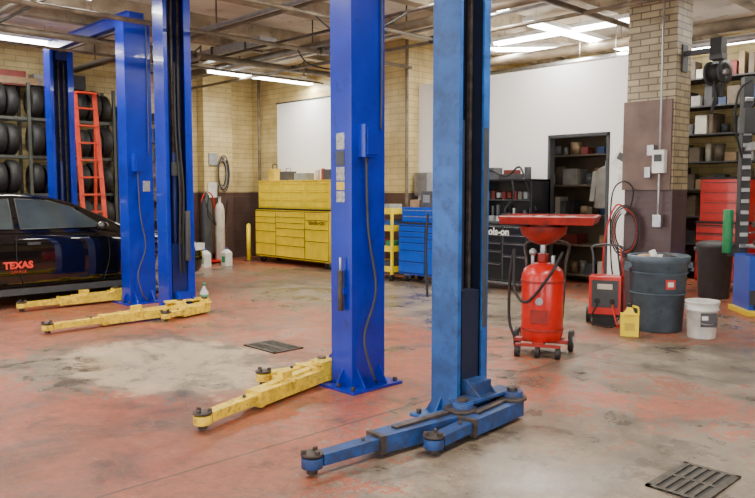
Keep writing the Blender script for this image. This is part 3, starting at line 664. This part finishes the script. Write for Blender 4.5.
b.box((-13.7,3.6,3.38),(.4,2.4,.12),DULL[3]); b.box((-13.55,4.0,3.42),(.06,1.2,.25),DULL[5]); b.box((-13.7,5.4,3.45),(.3,.5,.25),DULL[0]); b.box((-13.7,4.9,3.43),(.3,.3,.2),DULL[4])
b.done('tire_rack',bevel=0)
b=MB(); 
for s in(-.20,.20): b.beam((.38,s,0),(0,s*.85,3.2),.03,.08,ORED)
for i in range(10): 
    t=(i+.7)/10.6; b.beam((.38-.38*t,-.20*(1-.15*t),3.2*t),(.38-.38*t,.20*(1-.15*t),3.2*t),.07,.03,ORED)
for s in(-.22,.22): b.beam((-.25,s,0),(0.0,s*.85,3.1),.03,.05,ORED)
b.box((.02,0,3.2),(.18,.36,.03),ORED)
b.done('red_ladder',(-13.02,5.40,0),bevel=.003)
b=MB()
for (x,y,h,r,m) in((0,0,1.35,.11,DGR),(.05,.28,1.25,.10,ASS[8])):
    b.lathe([(r,.08),(r,h-.15),(r*.7,h-.05),(.03,h),(.03,h+.08)],m,Matrix.Translation((x,y,0)),seg=18); b.cyl((x-.05,y,h+.1),(x+.05,y,h+.1),.02,STEEL)
b.bx(-.15,.22,-.15,.42,.04,.08,RED); b.tube([(-.13,0,.05),(-.17,0,1.3),(-.17,.28,1.3),(-.13,.28,.05)],.015,RED)
for y in(-.05,.33): b.cyl((-.2,y,.1),(-.16,y,.1),.10,BLK)
b.tube([(0,0,1.45),(.15,-.1,1.2),(.2,.1,.8),(.15,-.05,1.0),(.1,0,1.4)],.012,BLK)
b.done('gas_cylinder_cart',(-13.2,7.9,0))
b=MB()
for k in range(4):
    r=.15+.025*k; b.tube([(-13.72+.02*k,8.62+r*.6*math.cos(a),1.85+r*1.7*math.sin(a)) for a in [i*math.pi/6 for i in range(13)]],.012,[BLK,ASS[6],BLK,DGR][k])
b.cyl((-13.75,8.62,2.15),(-13.6,8.62,2.15),.02,STEEL); b.box((-13.735,8.38,1.5),(.02,.22,.32),ASS[1]); b.box((-13.73,8.4,2.15),(.04,.2,.25),ASS[6]); b.tube([(-13.7,8.5,1.6),(-13.65,8.45,1.0),(-13.68,8.6,.6),(-13.66,8.7,1.3)],.012,BLK)
b.done('wall_hose_hanger',bevel=0)
for (x,y) in((-12.6,7.5),(-12.55,7.95)):
    b=MB(); b.box((0,0,.13),(.18,.15,.26),WHT); b.beam((0,0,.26),(0,0,.33),.15,.17,WHT,.05,.05); b.cyl((0,0,.32),(0,0,.36),.025,ASS[2]); b.box((0,-.077,.13),(.12,.004,.12),GREEN); b.done('coolant_jug',(x,y,0),bevel=.02)
b=MB(); b.lathe([(.05,0),(.055,.01),(.055,.17),(.02,.22),(.015,.26)],WHT,seg=16); b.cyl((0,0,.25),(0,0,.29),.02,GREEN); b.lathe([(.0565,.04),(.0565,.14)],GREEN,seg=16); x,y,_=S(-2.27,9.55); b.done('spray_bottle',(x,y,0),bevel=0)
b=MB(); b.cyl((0,0,0),(0,0,.75),.045,YEL,seg=20); b.sph((0,0,.75),.045,YEL); b.cyl((0,0,0),(0,0,.015),.1,DSTEEL); b.done('safety_bollard',(-13.1,8.85,0),bevel=0)

# ---------------------------------------------------------------- right hand side
b,loc=cabinet('c',-4.65,-3.95,11.2,11.7,0,1.0,RED,[(1,[1,1,1.3,1.6,2])],BLK,DGR)
b.bx(-.33,.33,-.18,.22,1.03,1.66,RED); b.bx(-.34,.34,-.19,.23,1.66,1.69,BLK)
for k in range(4): b.bx(-.31,.31,-.195,-.18,1.05+k*.15,1.18+k*.15,RED); b.bx(-.28,.28,-.205,-.193,1.155+k*.15,1.165+k*.15,DGR)
b.done('red_tool_chest',loc,bevel=.006)
b=MB()
b.box((0,0,.38),(.62,.5,.66),CBLUE); b.box((0,-.05,.03),(.72,.62,.06),YEL); b.bx(-.3,.3,-.26,-.25,.12,.3,DGR)
b.cyl((0,-.05,.71),(0,-.05,.80),.09,STEEL); b.cyl((0,-.05,.80),(0,-.05,.83),.28,STEEL,seg=32)
for k in range(4): an=k*math.pi/2+.4; b.box((.2*math.cos(an),-.05+.2*math.sin(an),.855),(.09,.05,.05),DSTEEL,(0,0,an))
b.bx(-.26,-.14,.27,.39,0,2.9,DGR); b.bx(-.23,-.17,-.20,.39,1.98,2.08,STEEL); b.cyl((-.2,-.14,1.1),(-.2,-.14,2.3),.03,CHROME); b.box((-.2,-.14,1.08),(.08,.14,.06),DSTEEL)
for i in range(14): b.box((-.2,.262,.8+i*.14),(.10,.012,.05),STEEL)
for i in range(3): b.box((-.2+.2*i,-.33,.10),(.1,.16,.03),DSTEEL)
b.cyl((-.36,.36,.7),(-.36,.36,1.25),.06,GREEN); b.beam((-.36,.36,.68),(-.2,.33,.68),.06,.04,DGR)
b.box((-.2,.2,2.35),(.18,.14,.3),DGR); b.tube([(-.2,.15,2.5),(-.1,.1,2.8),(.1,.1,2.6),(.05,.1,2.1),(-.1,.1,1.6)],.015,BLK)
b.tube([(-.2,.2,2.85),(-.35,.2,2.7),(-.38,.2,2.3),(-.28,.2,1.9)],.015,BLK)
x,y,_=S(4.78,8.95); b.done('tire_changer',(x,y,0),RAD(40),bevel=.008)
b=MB()
M=Matrix.Translation((0,0,0))@Rm((RAD(90),0,RAD(75)))
b.ring([(.06,-.07),(.10,-.08),(.10,.08),(.06,.07)],BLK,M,28)
for o in(-.085,.085):
    b.ring([(.05,o-.006),(.13,o-.006),(.13,o+.006),(.05,o+.006)],DGR,M,28)
    for k in range(4):
        an=k*math.pi/2; p=M@Vector((.10*math.cos(an),.10*math.sin(an),o)); q=M@Vector((0,0,o)); b.beam(q,p,.03,.01,DGR)
b.cyl(M@Vector((0,0,-.12)),M@Vector((0,0,.12)),.03,STEEL)
b.box((0,0,.17),(.14,.14,.06),DGR); b.box((.0,0,.28),(.12,.16,.18),BLK); b.beam((-.37,0,.25),(0,0,.25),.06,.05,DGR); b.box((-.365,0,.2),(.012,.14,.3),DGR)
b.box((.02,-.03,-.20),(.09,.09,.14),BLK)
b.tube([(.0,-.09,-.1),(.04,-.11,-.3),(-.02,-.10,-.45),(.03,-.08,-.2)],.012,BLK)
b.done('wall_hose_reel',(-3.295,8.36,2.78),bevel=0)
def grate(x,y,w,d,rz=0):
    b=MB(); m=IRON
    b.bx(-w/2,w/2,-d/2,-d/2+.025,0,.010,m); b.bx(-w/2,w/2,d/2-.025,d/2,0,.010,m); b.bx(-w/2,-w/2+.025,-d/2,d/2,0,.010,m); b.bx(w/2-.025,w/2,-d/2,d/2,0,.010,m)
    b.bx(-w/2,w/2,-d/2,d/2,0,.003,BLK)
    n=int(w/.045)
    for i in range(n): X=-w/2+.03+i*(w-.06)/(n-1); b.bx(X-.012,X+.012,-d/2,d/2,0,.009,m)
    b.bx(-w/2,w/2,-.012,.012,0,.0095,m); b.done('floor_drain_grate',(x,y,0),rz,bevel=0)
x,y,_=S(1.63,3.68); grate(x,y,.30,.46)
x,y,_=S(-1.0,6.95); grate(x,y,.50,.34)

# ---------------------------------------------------------------- light
w=bpy.data.worlds.new('World'); scene.world=w; w.use_nodes=True
bg=w.node_tree.nodes['Background']; bg.inputs[0].default_value=(1,.985,.96,1); bg.inputs[1].default_value=4.1
# ---------------------------------------------------------------- camera
cd=bpy.data.cameras.new('camera'); cam=bpy.data.objects.new('camera',cd); CO.objects.link(cam)
cd.sensor_width=36; cd.lens=36*735/755; cam.location=(0,0,1.5); cam.rotation_euler=(RAD(90-4.59),0,YAW)
scene.camera=cam
